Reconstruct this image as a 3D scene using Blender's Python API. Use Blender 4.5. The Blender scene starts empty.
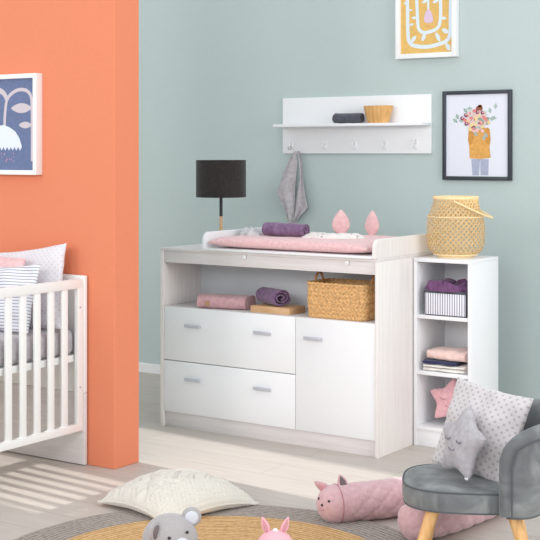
import bpy, bmesh, math, random
from mathutils import Vector, Matrix, noise
C = bpy.context.scene.collection
random.seed(7)
PI = math.pi
# ------------------------------------------------------------------ camera geometry
F_, TH, HZ, CX, CH = 1281.0, math.radians(34.2), 153.0, 270.0, 1.46
SN, CS = math.sin(TH), math.cos(TH)
def on_y(px, py, y):            # point of the plane Y = y seen at a picture position
    l = (px-CX)/F_; v = -(py-HZ)/F_
    t = y/(l*SN+CS)
    return Vector(((l*CS-SN)*t, y, CH+v*t))

# ------------------------------------------------------------------ materials
def lin(c):
    return tuple(((x/255)/12.92 if x/255 <= .04045 else (((x/255)+.055)/1.055)**2.4) for x in c)+(1,)
class Mat:
    def __init__(s, name):
        m = bpy.data.materials.new(name); m.use_nodes = True
        s.m = m; s.n = m.node_tree.nodes; s.l = m.node_tree.links
        s.b = s.n['Principled BSDF']
        s.tc = s.n.new('ShaderNodeTexCoord')
    def new(s, t, **k):
        n = s.n.new(t)
        for a, v in k.items():
            if a in n.inputs.keys(): n.inputs[a].default_value = v
            else: setattr(n, a, v)
        return n
    def mp(s, scale, rot=(0,0,0), coord='Object'):
        n = s.new('ShaderNodeMapping'); n.inputs['Scale'].default_value = scale
        n.inputs['Rotation'].default_value = rot
        s.l.new(s.tc.outputs[coord], n.inputs['Vector']); return n.outputs[0]
    def ramp(s, fac, stops):
        r = s.new('ShaderNodeValToRGB'); e = r.color_ramp.elements
        while len(e) < len(stops): e.new(.5)
        for i, (p, c) in enumerate(stops): e[i].position = p; e[i].color = c
        s.l.new(fac, r.inputs[0]); return r.outputs[0]
    def bump(s, h, strength, dist=.002):
        b = s.new('ShaderNodeBump'); b.inputs['Strength'].default_value = strength
        b.inputs['Distance'].default_value = dist
        s.l.new(h, b.inputs['Height']); s.l.new(b.outputs[0], s.b.inputs['Normal'])
def plain(name, col, rough=.5, nscale=0, nstr=.2, vary=0, sheen=0, metal=0, dist=.002, spec=.5, squash=(1,1,1)):
    M = Mat(name); c = lin(col)
    M.b.inputs['Base Color'].default_value = c; M.b.inputs['Roughness'].default_value = rough
    M.b.inputs['Metallic'].default_value = metal
    M.b.inputs['Specular IOR Level'].default_value = spec
    if sheen:
        M.b.inputs['Sheen Weight'].default_value = sheen
        M.b.inputs['Sheen Roughness'].default_value = .4
    if nscale:
        n = M.new('ShaderNodeTexNoise', Scale=nscale, Detail=4.0)
        M.l.new(M.mp(squash), n.inputs['Vector'])
        M.bump(n.outputs[0], nstr, dist)
        if vary:
            a = tuple(x*(1-vary) for x in c[:3])+(1,); b = tuple(min(1, x*(1+vary)) for x in c[:3])+(1,)
            M.l.new(M.ramp(n.outputs[0], [(.3, a), (.7, b)]), M.b.inputs['Base Color'])
    return M.m
def wood(name, a, b, scale, rough=.45, stretch=(1,1,14), bump=.08):
    M = Mat(name)
    n = M.new('ShaderNodeTexNoise', Scale=scale, Detail=6.0, Distortion=.6)
    M.l.new(M.mp(stretch), n.inputs['Vector'])
    M.l.new(M.ramp(n.outputs[0], [(.32, lin(a)), (.68, lin(b))]), M.b.inputs['Base Color'])
    M.b.inputs['Roughness'].default_value = rough
    M.bump(n.outputs[0], bump, .001); return M.m
def weave(name, a, b, scale, strength=.6, rough=.85, dist=.002, sheen=.2):
    """woven cloth: crossed fine waves for the threads over a soft blotchy tone"""
    M = Mat(name)
    w1 = M.new('ShaderNodeTexWave', Scale=scale, Distortion=.6); w1.bands_direction = 'X'
    w2 = M.new('ShaderNodeTexWave', Scale=scale, Distortion=.6); w2.bands_direction = 'Z'
    w3 = M.new('ShaderNodeTexWave', Scale=scale, Distortion=.6); w3.bands_direction = 'Y'
    v = M.mp((1,1,1))
    for w in (w1, w2, w3): M.l.new(v, w.inputs['Vector'])
    a1 = M.new('ShaderNodeMath', operation='ADD'); a2 = M.new('ShaderNodeMath', operation='ADD')
    M.l.new(w1.outputs[1], a1.inputs[0]); M.l.new(w2.outputs[1], a1.inputs[1])
    M.l.new(a1.outputs[0], a2.inputs[0]); M.l.new(w3.outputs[1], a2.inputs[1])
    M.bump(a2.outputs[0], strength*.12, dist*.4)
    n = M.new('ShaderNodeTexNoise', Scale=scale*.12, Detail=3.0); M.l.new(v, n.inputs['Vector'])
    M.l.new(M.ramp(n.outputs[0], [(.35, lin(a)), (.65, lin(b))]), M.b.inputs['Base Color'])
    M.b.inputs['Roughness'].default_value = rough; M.b.inputs['Sheen Weight'].default_value = sheen
    M.b.inputs['Specular IOR Level'].default_value = .2
    return M.m
def stripes(name, base, line, scale, axis='X', width=.25, wob=.0):
    M = Mat(name)
    w = M.new('ShaderNodeTexWave', Scale=scale, Distortion=wob); w.bands_direction = axis
    M.l.new(M.mp((1,1,1)), w.inputs['Vector'])
    M.l.new(M.ramp(w.outputs[1], [(0, lin(line)), (width, lin(line)), (width+.08, lin(base)), (1, lin(base))]), M.b.inputs['Base Color'])
    M.b.inputs['Roughness'].default_value = .85; M.b.inputs['Specular IOR Level'].default_value = .2
    return M.m
def dots(name, base, dot, scale, r=.3, squash=(1,0,1)):
    """soft minky fabric: regular raised dots"""
    M = Mat(name)
    v = M.new('ShaderNodeTexVoronoi', Scale=scale, Randomness=0.0)
    M.l.new(M.mp(squash, (0, PI/4, 0)), v.inputs['Vector'])
    M.l.new(M.ramp(v.outputs['Distance'], [(r*.75, lin(dot)), (r*1.25, lin(base))]), M.b.inputs['Base Color'])
    n = M.new('ShaderNodeTexNoise', Scale=300.0)
    M.l.new(M.mp((1,1,1)), n.inputs['Vector'])
    M.bump(n.outputs[0], .3, .002)
    M.b.inputs['Roughness'].default_value = .95; M.b.inputs['Sheen Weight'].default_value = .3
    M.b.inputs['Specular IOR Level'].default_value = .1
    return M.m

m_teal = plain('teal_wall_paint', (187,200,198), .9, 60, .06, .012, spec=.2)
m_orange = plain('orange_wall_paint', (227,137,103), .85, 60, .06, .012, spec=.25)
m_cream_wall = plain('white_wall_paint', (235,232,228), .9, 60, .05, spec=.2)
m_white = plain('white_lacquer', (236,236,238), .42, 40, .02, .006)
m_whiteb = plain('crib_white_lacquer', (240,240,238), .45, 40, .02, .006)
m_base = plain('baseboard_white', (235,236,236), .5, 40, .02)
m_elm_v = wood('pale_elm_grain_upright', (229,222,218), (236,231,228), 16, .5, (3,3,.2))
m_elm_h = wood('pale_elm_grain_level', (216,209,208), (226,221,220), 16, .5, (.2,3,3))
m_greyback = plain('grey_back_board', (226,229,234), .6, 40, .02, .01)
m_oak = wood('oak_wood', (198,152,108), (224,184,142), 16, .5, (.6,5,5))
m_beech = wood('beech_leg_wood', (214,160,98), (236,190,132), 18, .4, (5,5,.7))
m_bowl = wood('bamboo_bowl_wood', (204,150,84), (232,184,120), 9, .45, (6,6,.3))
m_bamboo = plain('bamboo_strip', (248,218,168), .5, 120, .2, .12)
m_handle = plain('brushed_grey_metal', (196,198,206), .4, 200, .05, 0, 0, .3)
m_dark = plain('dark_seam', (60,60,60), .9, 40, .02)
m_blackfab = weave('black_linen_shade', (40,37,38), (52,46,44), 500, .4, .8, .001)
m_black = plain('matt_black', (34,34,38), .5, 60, .05)
m_frameblack = plain('black_frame_wood', (52,56,66), .45, 80, .05, .04)
m_framewhite = plain('white_frame_wood', (240,240,240), .5, 80, .05)
m_paper = plain('white_paper', (226,228,238), .55, 90, .03)
m_pink = weave('pink_muslin', (222,178,180), (232,194,194), 380, .4)
m_pinkpad = weave('pink_pad_cotton', (226,180,182), (236,196,196), 500, .3)
m_pinkcloth = weave('dusty_pink_cloth', (196,152,158), (210,168,172), 420, .5)
m_purple = weave('purple_muslin', (114,86,118), (134,106,138), 360, .6)
m_aub = weave('aubergine_muslin', (100,62,100), (118,78,116), 360, .5)
m_greycloth = weave('warm_grey_muslin', (176,170,174), (196,190,193), 420, .5)
m_charcoal = weave('charcoal_terry', (74,75,84), (90,91,100), 300, .8)
m_wicker = plain('water_hyacinth_wicker', (216,170,114), .7, 90, .6, .28, dist=.003)
m_wickerh = plain('wicker_handle', (190,134,80), .65, 140, .5, .2)
m_velvet = Mat('grey_velvet')
def _velvet():
    M = m_velvet
    n = M.new('ShaderNodeTexNoise', Scale=7.0, Detail=5.0, Distortion=1.2); M.l.new(M.mp((1,1,1)), n.inputs['Vector'])
    M.l.new(M.ramp(n.outputs[0], [(.34, lin((104,106,108))), (.5, lin((120,123,124))), (.66, lin((142,145,145)))]), M.b.inputs['Base Color'])
    f = M.new('ShaderNodeTexNoise', Scale=260.0); M.l.new(M.mp((1,1,1)), f.inputs['Vector']); M.bump(f.outputs[0], .25, .001)
    M.b.inputs['Roughness'].default_value = .8; M.b.inputs['Sheen Weight'].default_value = .35
    M.b.inputs['Sheen Roughness'].default_value = .3; M.b.inputs['Specular IOR Level'].default_value = .2
_velvet(); m_velvet = m_velvet.m
m_piping = plain('dark_grey_piping', (84,88,92), .7, 200, .2)
m_stargrey = weave('grey_star_plush', (163,158,163), (178,174,178), 420, .4)
m_starpink = weave('pink_star_plush', (222,166,172), (232,184,188), 420, .4)
m_dotgrey = dots('grey_minky_dots', (200,194,195), (170,162,164), 50, .21)
m_dotwhite = dots('pale_grey_minky_dots', (224,220,224), (212,208,214), 50, .25)
m_bolster = None
m_seam = plain('grey_thread', (110,104,118), .8, 90, .1)
m_seampink = plain('rose_thread', (176,116,124), .8, 90, .1)
m_sheet = weave('grey_fitted_sheet', (176,172,176), (190,186,190), 420, .3)
m_stripepillow = stripes('white_and_slate_stripes', (232,232,238), (140,142,158), 22, 'Z', .10, .4)
m_boxstripe = stripes('white_and_mauve_stripes', (232,232,238), (128,118,140), 24, 'X', .18)
m_boxdark = weave('dark_grey_felt', (70,72,80), (86,88,96), 300, .4)
m_plushgrey = plain('grey_plush', (170,165,165), .95, 220, .5, .08, .5, dist=.003, spec=.1)
m_plushpale = plain('pale_plush', (206,208,216), .95, 220, .5, .05, .4, dist=.003, spec=.1)
m_plushdark = plain('taupe_plush', (120,108,110), .95, 220, .5, .05, .2, dist=.003, spec=.1)
m_plushpink = plain('pink_plush', (236,176,186), .95, 220, .5, .06, .4, dist=.003, spec=.1)
m_plushrose = plain('rose_ear_lining', (206,150,158), .95, 220, .5, .06, .3, dist=.003, spec=.1)
m_plushwhite = plain('white_plush', (240,232,234), .95, 220, .5, .04, .4, dist=.003, spec=.1)
m_eye = plain('black_eye_thread', (46,40,48), .4, 60, .05)
m_label = plain('woven_label_white', (232,232,238), .7, 200, .1)
m_leather = plain('tan_label', (178,140,108), .7, 200, .1)
m_navy = weave('navy_jersey', (38,42,78), (50,54,92), 300, .3)
m_blush = weave('blush_knit', (230,196,188), (240,210,202), 300, .6)
m_ivory = weave('ivory_jersey', (234,228,220), (242,238,232), 300, .4)
m_knit = plain('cream_knit_wool', (216,210,200), .95, 160, .25, .05, .3, dist=.003, spec=.1)
m_bulb = plain('frosted_bulb', (240,236,226), .4, 60, .02)

def _bolster():
    M = Mat('quilted_dusty_pink')
    v = M.mp((1,1,1))
    w1 = M.new('ShaderNodeTexWave', Scale=6.0, Distortion=0.0); w1.bands_direction = 'DIAGONAL'
    M.l.new(v, w1.inputs['Vector'])
    n = M.new('ShaderNodeTexNoise', Scale=60.0, Detail=4.0); M.l.new(v, n.inputs['Vector'])
    M.bump(n.outputs[0], .5, .004)
    M.l.new(M.ramp(n.outputs[0], [(.3, lin((198,158,163))), (.7, lin((212,174,178)))]), M.b.inputs['Base Color'])
    M.b.inputs['Roughness'].default_value = .9; M.b.inputs['Sheen Weight'].default_value = .3
    return M.m
m_bolster = _bolster()
def _musprint():
    M = Mat('ivory_muslin_with_grey_print')
    v = M.new('ShaderNodeTexVoronoi', Scale=38.0, Randomness=.9); M.l.new(M.mp((1,1,1)), v.inputs['Vector'])
    M.l.new(M.ramp(v.outputs['Distance'], [(.18, lin((170,160,158))), (.26, lin((232,224,220)))]), M.b.inputs['Base Color'])
    M.b.inputs['Roughness'].default_value = .9; M.b.inputs['Specular IOR Level'].default_value = .1
    return M.m
m_musprint = _musprint()
def _greyprint():
    M = Mat('grey_muslin_with_dark_print')
    v = M.new('ShaderNodeTexVoronoi', Scale=22.0, Randomness=1.0); M.l.new(M.mp((1,1,1)), v.inputs['Vector'])
    M.l.new(M.ramp(v.outputs['Distance'], [(.16, lin((96,100,112))), (.22, lin((206,204,206)))]), M.b.inputs['Base Color'])
    M.b.inputs['Roughness'].default_value = .9; M.b.inputs['Specular IOR Level'].default_value = .1
    return M.m
m_greyprint = _greyprint()
def _floor():
    M = Mat('pale_oak_plank_floor')
    br = M.new('ShaderNodeTexBrick', Scale=1.0); br.offset = .37
    br.inputs['Brick Width'].default_value = 1.4; br.inputs['Row Height'].default_value = .2
    br.inputs['Mortar Size'].default_value = .0022; br.inputs['Mortar Smooth'].default_value = .3
    br.inputs['Color1'].default_value = lin((190,181,173)); br.inputs['Color2'].default_value = lin((195,186,178))
    br.inputs['Mortar'].default_value = lin((168,157,148))
    M.l.new(M.mp((1,1,1)), br.inputs['Vector'])
    n = M.new('ShaderNodeTexNoise', Scale=5.0, Detail=7.0, Distortion=.8); M.l.new(M.mp((.7,9,1)), n.inputs['Vector'])
    g = M.ramp(n.outputs[0], [(.3, (.92,.915,.91,1)), (.7, (1.03,1.03,1.03,1))])
    mx = M.new('ShaderNodeMix', data_type='RGBA', blend_type='MULTIPLY'); mx.inputs[0].default_value = 1
    M.l.new(br.outputs[0], mx.inputs[6]); M.l.new(g, mx.inputs[7])
    M.l.new(mx.outputs[2], M.b.inputs['Base Color'])
    M.b.inputs['Roughness'].default_value = .5
    M.bump(n.outputs[0], .06, .001)
    return M.m
m_floor = _floor()
def ringmat(name, a, b, scale):
    M = Mat(name)
    g = M.new('ShaderNodeTexWave', Scale=scale, Distortion=1.2); g.wave_type = 'RINGS'; g.rings_direction = 'Z'
    M.l.new(M.mp((1,1,1)), g.inputs['Vector'])
    n = M.new('ShaderNodeTexNoise', Scale=70.0, Detail=4.0); M.l.new(M.mp((1,1,1)), n.inputs['Vector'])
    ad = M.new('ShaderNodeMath', operation='MULTIPLY_ADD'); ad.inputs[1].default_value = .45
    M.l.new(g.outputs[1], ad.inputs[0]); M.l.new(n.outputs[0], ad.inputs[2])
    M.l.new(M.ramp(ad.outputs[0], [(.35, lin(a)), (.95, lin(b))]), M.b.inputs['Base Color'])
    M.bump(ad.outputs[0], .9, .005)
    M.b.inputs['Roughness'].default_value = .95; M.b.inputs['Specular IOR Level'].default_value = .1
    return M.m
m_jute = ringmat('natural_jute_braid', (172,130,84), (216,178,130), 15)
m_jutegrey = ringmat('grey_jute_braid', (122,112,106), (168,158,150), 15)

# ------------------------------------------------------------------ mesh helpers
def obj(name, bm, m, parent=None, smooth=True, loc=None, kind=None, label=None, recalc=True):
    me = bpy.data.meshes.new(name)
    if recalc: bmesh.ops.recalc_face_normals(bm, faces=bm.faces)
    bm.to_mesh(me); bm.free()
    o = bpy.data.objects.new(name, me); C.objects.link(o)
    for x in (m if isinstance(m, (list, tuple)) else [m]): me.materials.append(x)
    if smooth:
        for p in me.polygons: p.use_smooth = True
        try: me.set_sharp_from_angle(angle=math.radians(38))
        except Exception: pass
    if parent: o.parent = parent
    if loc is not None: o.location = loc
    if kind: o['kind'] = kind
    if label: o['label'] = label
    return o
def thing(name, label, cat, loc=(0,0,0), rotz=0, group=None):
    o = bpy.data.objects.new(name, None); C.objects.link(o)
    o.empty_display_size = .05
    o.location = loc; o.rotation_euler = (0,0,rotz); tag(o, label, cat, group); return o
def tag(o, label, cat, group=None):
    o['label'] = label; o['category'] = cat
    if group: o['group'] = group
    return o
def box(bm, x0, x1, y0, y1, z0, z1, bev=.002, seg=2):
    r = bmesh.ops.create_cube(bm, size=1)
    vs = r['verts']
    for v in vs:
        v.co = Vector(((x0+x1)/2+v.co.x*(x1-x0), (y0+y1)/2+v.co.y*(y1-y0), (z0+z1)/2+v.co.z*(z1-z0)))
    if bev:
        es = list({e for v in vs for e in v.link_edges})
        bmesh.ops.bevel(bm, geom=es, offset=bev, segments=seg, affect='EDGES', profile=.5)
    return bm
def B(*a, **k):
    bm = bmesh.new(); return box(bm, *a, **k)
def grid(bm, pts, closeu=False, closev=False):
    """pts[i][j] -> quads"""
    V = [[bm.verts.new(p) for p in row] for row in pts]
    nu, nv = len(V), len(V[0])
    for i in range(nu if closeu else nu-1):
        for j in range(nv if closev else nv-1):
            a, b, c, d = V[i][j], V[(i+1) % nu][j], V[(i+1) % nu][(j+1) % nv], V[i][(j+1) % nv]
            try: bm.faces.new((a, b, c, d))
            except ValueError: pass
    return V
def catmull(P, n=8, closed=False):
    P = [Vector(p) for p in P]; out = []; m = len(P)
    for i in range(m if closed else m-1):
        if closed: p0, p1, p2, p3 = P[i-1], P[i], P[(i+1) % m], P[(i+2) % m]
        else: p0, p1, p2, p3 = P[max(i-1, 0)], P[i], P[i+1], P[min(i+2, m-1)]
        for k in range(n):
            t = k/n
            out.append(.5*((2*p1)+(-p0+p2)*t+(2*p0-5*p1+4*p2-p3)*t*t+(-p0+3*p1-3*p2+p3)*t**3))
    if not closed: out.append(P[-1])
    return out
def tube(bm, pts, rad, seg=10, closed=False, caps=True, squash=1.0, up0=None):
    pts = [Vector(p) for p in pts]; n = len(pts); rings = []
    up = Vector(up0) if up0 else None
    for i, p in enumerate(pts):
        if closed: t = pts[(i+1) % n]-pts[i-1]
        else: t = pts[min(i+1, n-1)]-pts[max(i-1, 0)]
        t.normalize()
        if up is None: up = Vector((0,0,1)) if abs(t.z) < .9 else Vector((1,0,0))
        s = t.cross(up).normalized(); up = s.cross(t).normalized()
        r = rad[i] if isinstance(rad, (list, tuple)) else rad
        rings.append([p+(s*math.cos(a)*r+up*math.sin(a)*r*squash) for a in [2*PI*k/seg for k in range(seg)]])
    V = grid(bm, rings, closeu=closed, closev=True)
    if caps and not closed:
        bm.faces.new(V[0][::-1]); bm.faces.new(V[-1])
    return bm
def lathe(bm, prof, seg=32, c=(0,0,0), sx=1, sy=1):
    rows = [[Vector((c[0]+r*sx*math.cos(a), c[1]+r*sy*math.sin(a), c[2]+z)) for a in [2*PI*k/seg for k in range(seg)]] for r, z in prof]
    V = grid(bm, rows, closev=True)
    if prof[0][0] > 1e-6: bm.faces.new(V[0][::-1])
    if prof[-1][0] > 1e-6: bm.faces.new(V[-1])
    bmesh.ops.remove_doubles(bm, verts=bm.verts, dist=1e-6)
    return bm
def ball(bm, c, r, sx=1, sy=1, sz=1, u=24, v=14):
    c = Vector(c)
    res = bmesh.ops.create_uvsphere(bm, u_segments=u, v_segments=v, radius=r)
    for w in res['verts']: w.co = Vector((w.co.x*sx, w.co.y*sy, w.co.z*sz))+c
    return bm
def frame_mat(origin, xax, yax_hint):
    """matrix: local x = xax, local z near yax_hint, local y = normal"""
    x = Vector(xax).normalized(); z = Vector(yax_hint); z = (z-x*z.dot(x)).normalized(); y = z.cross(x)
    m = Matrix((x, y, z)).transposed().to_4x4(); m.translation = Vector(origin); return m
def thicken(o, t):
    md = o.modifiers.new('thickness', 'SOLIDIFY'); md.thickness = t; md.offset = 0; return o
def xform(bm, m):
    bmesh.ops.transform(bm, matrix=m, verts=bm.verts); return bm
def pillow(W, H, T, n=36, pinch=.07, wr=.006, seed=0, power=.42, rim=.004):
    """square cushion standing in local XZ, thickness along Y"""
    bm = bmesh.new()
    for side in (-1, 1):
        rows = []
        for i in range(n+1):
            u = math.sin((-1+2*i/n)*PI/2); row = []
            for j in range(n+1):
                v = math.sin((-1+2*j/n)*PI/2)
                k = max(0, (1-u*u))*max(0, (1-v*v))
                t = T/2*k**power
                nz = noise.noise(Vector((u*2.2+seed, v*2.2, side*3.0)))*wr*3*min(1, k*6)
                e = noise.noise(Vector((u*5+seed, v*5, 9)))*wr
                x = W/2*u*(1-pinch*(1-v*v))+e*.5; z = H/2*v*(1-pinch*(1-u*u))+e*.5
                row.append((x, side*(t+nz)+side*(rim if k > 0 else 0)*0, z))
            rows.append(row)
        grid(bm, rows)
    bmesh.ops.remove_doubles(bm, verts=bm.verts, dist=.0008)
    return bm
def puffy(rad, T, n=90, m=12, power=.5, base=.0):
    """inflated flat shape from a polar outline, in local XZ, thickness along Y"""
    bm = bmesh.new()
    for side in (-1, 1):
        rows = []
        for i in range(n):
            a = 2*PI*i/n; R = rad(a); row = []
            for j in range(m+1):
                t = math.sin(j/m*PI/2); rr = R*t
                th = T/2*(1-t**2.4)**power
                # the arms of a star are thinner than its middle
                row.append((rr*math.cos(a), side*th*(1-.35*min(1, rr/(base or 1e9))), rr*math.sin(a)))
            rows.append(row)
        grid(bm, rows, closeu=True)
    bmesh.ops.remove_doubles(bm, verts=bm.verts, dist=.0006)
    return bm
def star_radius(Ro, Ri, rot=PI/2, k=5, soft=.22):
    def f(a):
        x = ((a-rot)/(2*PI/k)) % 1.0
        d = abs(x-.5)*2            # 1 at a tip, 0 in a notch
        a0 = PI/k
        # straight edge between tip and notch, then softened
        ang = (1-d)*a0
        tx, ty = Ro, 0; nx, ny = Ri*math.cos(a0), Ri*math.sin(a0)
        dx, dy = nx-tx, ny-ty
        den = math.cos(ang)*dy-math.sin(ang)*dx
        r = (tx*dy-ty*dx)/den
        cap = Ro*.93
        r = -math.log(math.exp(-r*60/1)+math.exp(-(cap+(1-d)*0)*60))/60 if r > cap*.6 else r
        low = Ri*1.07
        return max(r, low-(low-Ri)*.3) if d < .2 else r
    return f
def poly(bm, pts, mi=0):
    vs = [bm.verts.new(p) for p in pts]
    try:
        f = bm.faces.new(vs); f.material_index = mi; return f
    except ValueError: return None
def cyl_roll(L, R, turns=2.2, t=.006, seg=60, axis='X', sag=.85, wr=.004, seed=1, taper=.0):
    """a loosely rolled cloth lying along X: spiral section, sagging, with wrinkles"""
    bm = bmesh.new(); nx = 26
    prof = []
    N = int(seg*turns)
    for i in range(N+1):
        a = 2*PI*turns*i/N-PI/2-2*PI*turns; r = R*min(1, .25+.75*i/(N*(1-1/turns)))+(.0012 if i > N*(1-1/turns) else 0)*(i/N)
        prof.append((a, r))
    rows = []
    for ix in range(nx+1):
        x = -L/2+L*ix/nx; row = []
        for a, r in prof:
            w = 1+noise.noise(Vector((x*14+seed, a*1.1, 2)))*wr/R*1.6
            y = r*w*math.cos(a); z = r*w*math.sin(a)*sag
            e = noise.noise(Vector((a*1.3, seed, 5)))*.006*(1 if ix in (0, nx) else 0)
            row.append((x+e, y, z))
        rows.append(row)
    grid(bm, rows)
    return bm
def zmin(bm): return min(v.co.z for v in bm.verts)

# ------------------------------------------------------------------ setting
WALL_Y, WX0, WX1 = 6.59, -7.2, 1.6
PX, PY0, PY1 = -3.913, 4.483, 4.657
def struct(name, bm, m, smooth=False):
    return obj(name, bm, m, smooth=smooth, kind='structure')
struct('floor', B(WX0-.1, WX1, -1.2, WALL_Y+.1, -.06, 0, bev=0), m_floor)
struct('wall_back', B(WX0-.1, WX1, WALL_Y, WALL_Y+.1, 0, 3.0, bev=0), m_teal)
wp = struct('wall_partition', B(-5.0, PX, PY0, PY1, 0, 3.0, bev=.003), m_orange)
wp.data.materials.append(m_teal)          # unseen dresser side, teal made up to cut orange bounce onto the white fronts
for p in wp.data.polygons:
    if p.normal.y > .9: p.material_index = 1
struct('baseboard_back', B(WX0, WX1, WALL_Y-.014, WALL_Y, 0, .062, bev=.003), m_base)
def _left():
    # left wall with two window openings
    bm = bmesh.new(); x0, x1 = WX0-.1, WX0
    wins = [(4.02, 4.645, .20, 1.56), (4.72, 5.50, .30, 2.35)]
    ys = [-1.2]+[v for w in wins for v in w[:2]]+[WALL_Y]
    box(bm, x0, x1, ys[0], ys[1], 0, 3, bev=0); box(bm, x0, x1, ys[2], ys[3], 0, 3, bev=0); box(bm, x0, x1, ys[4], ys[5], 0, 3, bev=0)
    for (a, b, z0, z1) in wins:
        box(bm, x0, x1, a, b, 0, z0, bev=0); box(bm, x0, x1, a, b, z1, 3, bev=0)
    struct('wall_left', bm, m_cream_wall)
    for i, (a, b, z0, z1) in enumerate(wins):
        bm = bmesh.new(); t = .03
        box(bm, x0+.02, x1-.02, a, a+t, z0, z1); box(bm, x0+.02, x1-.02, b-t, b, z0, z1)
        box(bm, x0+.02, x1-.02, a, b, z0, z0+t); box(bm, x0+.02, x1-.02, a, b, z1-t, z1)
        struct('window_%d' % (i+1), bm, m_framewhite)
_left()

# ------------------------------------------------------------------ dresser
DX0, DX1, DF, DB, DT = -4.345, -3.012, 5.354, 6.0, .953
XM = -3.485
d = thing('dresser', 'wide white dresser with pale wood-grain sides, two drawers, one door and open niche', 'dresser', ((DX0+DX1)/2, (DF+DB)/2, 0))
ox, oy = (DX0+DX1)/2, (DF+DB)/2
def dp(name, x0, x1, y0, y1, z0, z1, m, parent=None, bev=.0012, label=None):
    bm = B(x0-ox, x1-ox, y0-oy, y1-oy, z0, z1, bev=bev)
    return obj(name, bm, m, parent or d, label=label)
dp('side_panel', DX0, DX0+.02, DF-.006, DB, 0, DT-.014, m_elm_v)
dp('side_panel', DX1-.016, DX1, DF-.006, DB, 0, DT-.014, m_elm_v)
dp('tabletop', DX0-.001, DX1+.001, DF-.008, DB, DT-.014, DT, m_elm_h)
dp('apron', DX0+.02, DX1-.016, DF, DF+.016, .876, DT-.014, m_elm_h)
dp('niche_shelf', DX0+.02, DX1-.016, DF+.003, 5.69, .627, .643, m_elm_h)
dp('niche_back', DX0+.02, DX1-.016, 5.68, 5.69, .0, DT-.014, m_greyback, label='light grey board at the back of the open niche')
dp('partition_panel', XM-.008, XM+.008, DF+.02, 5.68, .07, .627, m_elm_v)
dp('plinth', DX0+.02, DX1-.016, DF+.012, DF+.03, 0, .085, m_elm_h)
def handle(parent, xc, z):
    bm = bmesh.new()
    box(bm, xc-.05-ox, xc+.05-ox, DF-.024-oy, DF-.018-oy, z-.0085, z+.0085, bev=.0015)
    for s in (-.04, .04): box(bm, xc+s-.005-ox, xc+s+.005-ox, DF-.019-oy, DF-.001-oy, z-.005, z+.005, bev=.001)
    obj('handle', bm, m_handle, parent)
for (z0, z1) in ((.0815, .3535), (.3575, .641)):
    dr = dp('drawer', DX0+.022, XM-.001, DF-.002, DF+.016, z0, z1, m_white)
    # the box behind the drawer front
    for x in (-4.121, -3.678): handle(dr, x, .266 if z0 < .2 else .549)
dr = dp('door', XM+.002, DX1-.018, DF-.002, DF+.016, .0815, .641, m_white)
handle(dr, -3.374, .546)

# ------------------------------------------------------------------ changing top
WZ = 1.047; WXL, WXR = -4.053, DX1
ct = thing('changing_tray', 'white changing tray with raised rounded side wings on the dresser', 'changing tray', ((WXL+WXR)/2, 5.67, DT))
cx_, cy_ = (WXL+WXR)/2, 5.67
def wing(x0, x1):
    # outline in YZ with a rounded front top corner
    y0, y1, z0, z1 = 5.332-cy_, 6.0-cy_, 0.0, WZ-DT
    pts = [(y0, z0)]
    r = .042
    for k in range(9):
        a = PI-(PI/2)*k/8; pts.append((y0+r+r*math.cos(a), z1-r+r*math.sin(a)))
    pts += [(y1, z1), (y1, z0)]
    bm = bmesh.new()
    A = [bm.verts.new((x0-cx_, y, z)) for y, z in pts]; Bv = [bm.verts.new((x1-cx_, y, z)) for y, z in pts]
    bm.faces.new(A); bm.faces.new(Bv[::-1])
    n = len(pts)
    for i in range(n): bm.faces.new((A[i], A[(i+1) % n], Bv[(i+1) % n], Bv[i]))
    bmesh.ops.recalc_face_normals(bm, faces=bm.faces)
    es = [e for e in bm.edges if e.calc_face_angle(0) > .9]
    bmesh.ops.bevel(bm, geom=es, offset=.003, segments=2, affect='EDGES')
    return bm
obj('side_wing', wing(WXL, WXL+.018), m_white, ct)
obj('side_wing', wing(WXR-.024, WXR), m_elm_v, ct)
obj('tray_board', B(WXL+.018-cx_, WXR-.024-cx_, 5.328-cy_, 5.985-cy_, 0, .012, bev=.002), m_white, ct)
obj('back_rail', B(WXL+.018-cx_, WXR-.024-cx_, 5.985-cy_, 6.0-cy_, 0, .05, bev=.002), m_white, ct)
for x in (-3.79, -3.18):
    obj('front_clip', B(x-.009-cx_, x+.009-cx_, 5.340-cy_, 5.3455-cy_, -.034, -.016, bev=.001), m_white, ct, label='small white clip under the front edge')

# changing pad with two ears
pd = thing('changing_pad', 'pink padded changing mat with two leaf-shaped ears standing at its back', 'changing mat', (-3.545, 5.66, DT+.0125))
def padmesh():
    W, D_, T = .95, .64, .06; bm = bmesh.new(); n = 44
    for side in (0, 1):
        rows = []
        for i in range(n+1):
            u = math.sin((-1+2*i/n)*PI/2); row = []
            for j in range(n+1):
                v = math.sin((-1+2*j/n)*PI/2)
                k = (1-u**6)*(1-v**6)
                # rim of the mat is higher than its middle
                hill = .010*math.exp(-((1-max(abs(u), abs(v)))/.25)**2)-.005
                z = T/2+(T/2*max(k, 0)**.35+(hill+noise.noise(Vector((u*4, v*4, 1)))*.003)*min(1, k*3))*(1 if side else 0) - (T/2*max(k, 0)**.35 if not side else 0)
                row.append((W/2*u*(1-.012*(1-v*v)), D_/2*v*(1-.012*(1-u*u)), z))
            rows.append(row)
        grid(bm, rows)
    bmesh.ops.remove_doubles(bm, verts=bm.verts, dist=.0008); return bm
obj('mat_body', padmesh(), m_pinkpad, pd)
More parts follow.
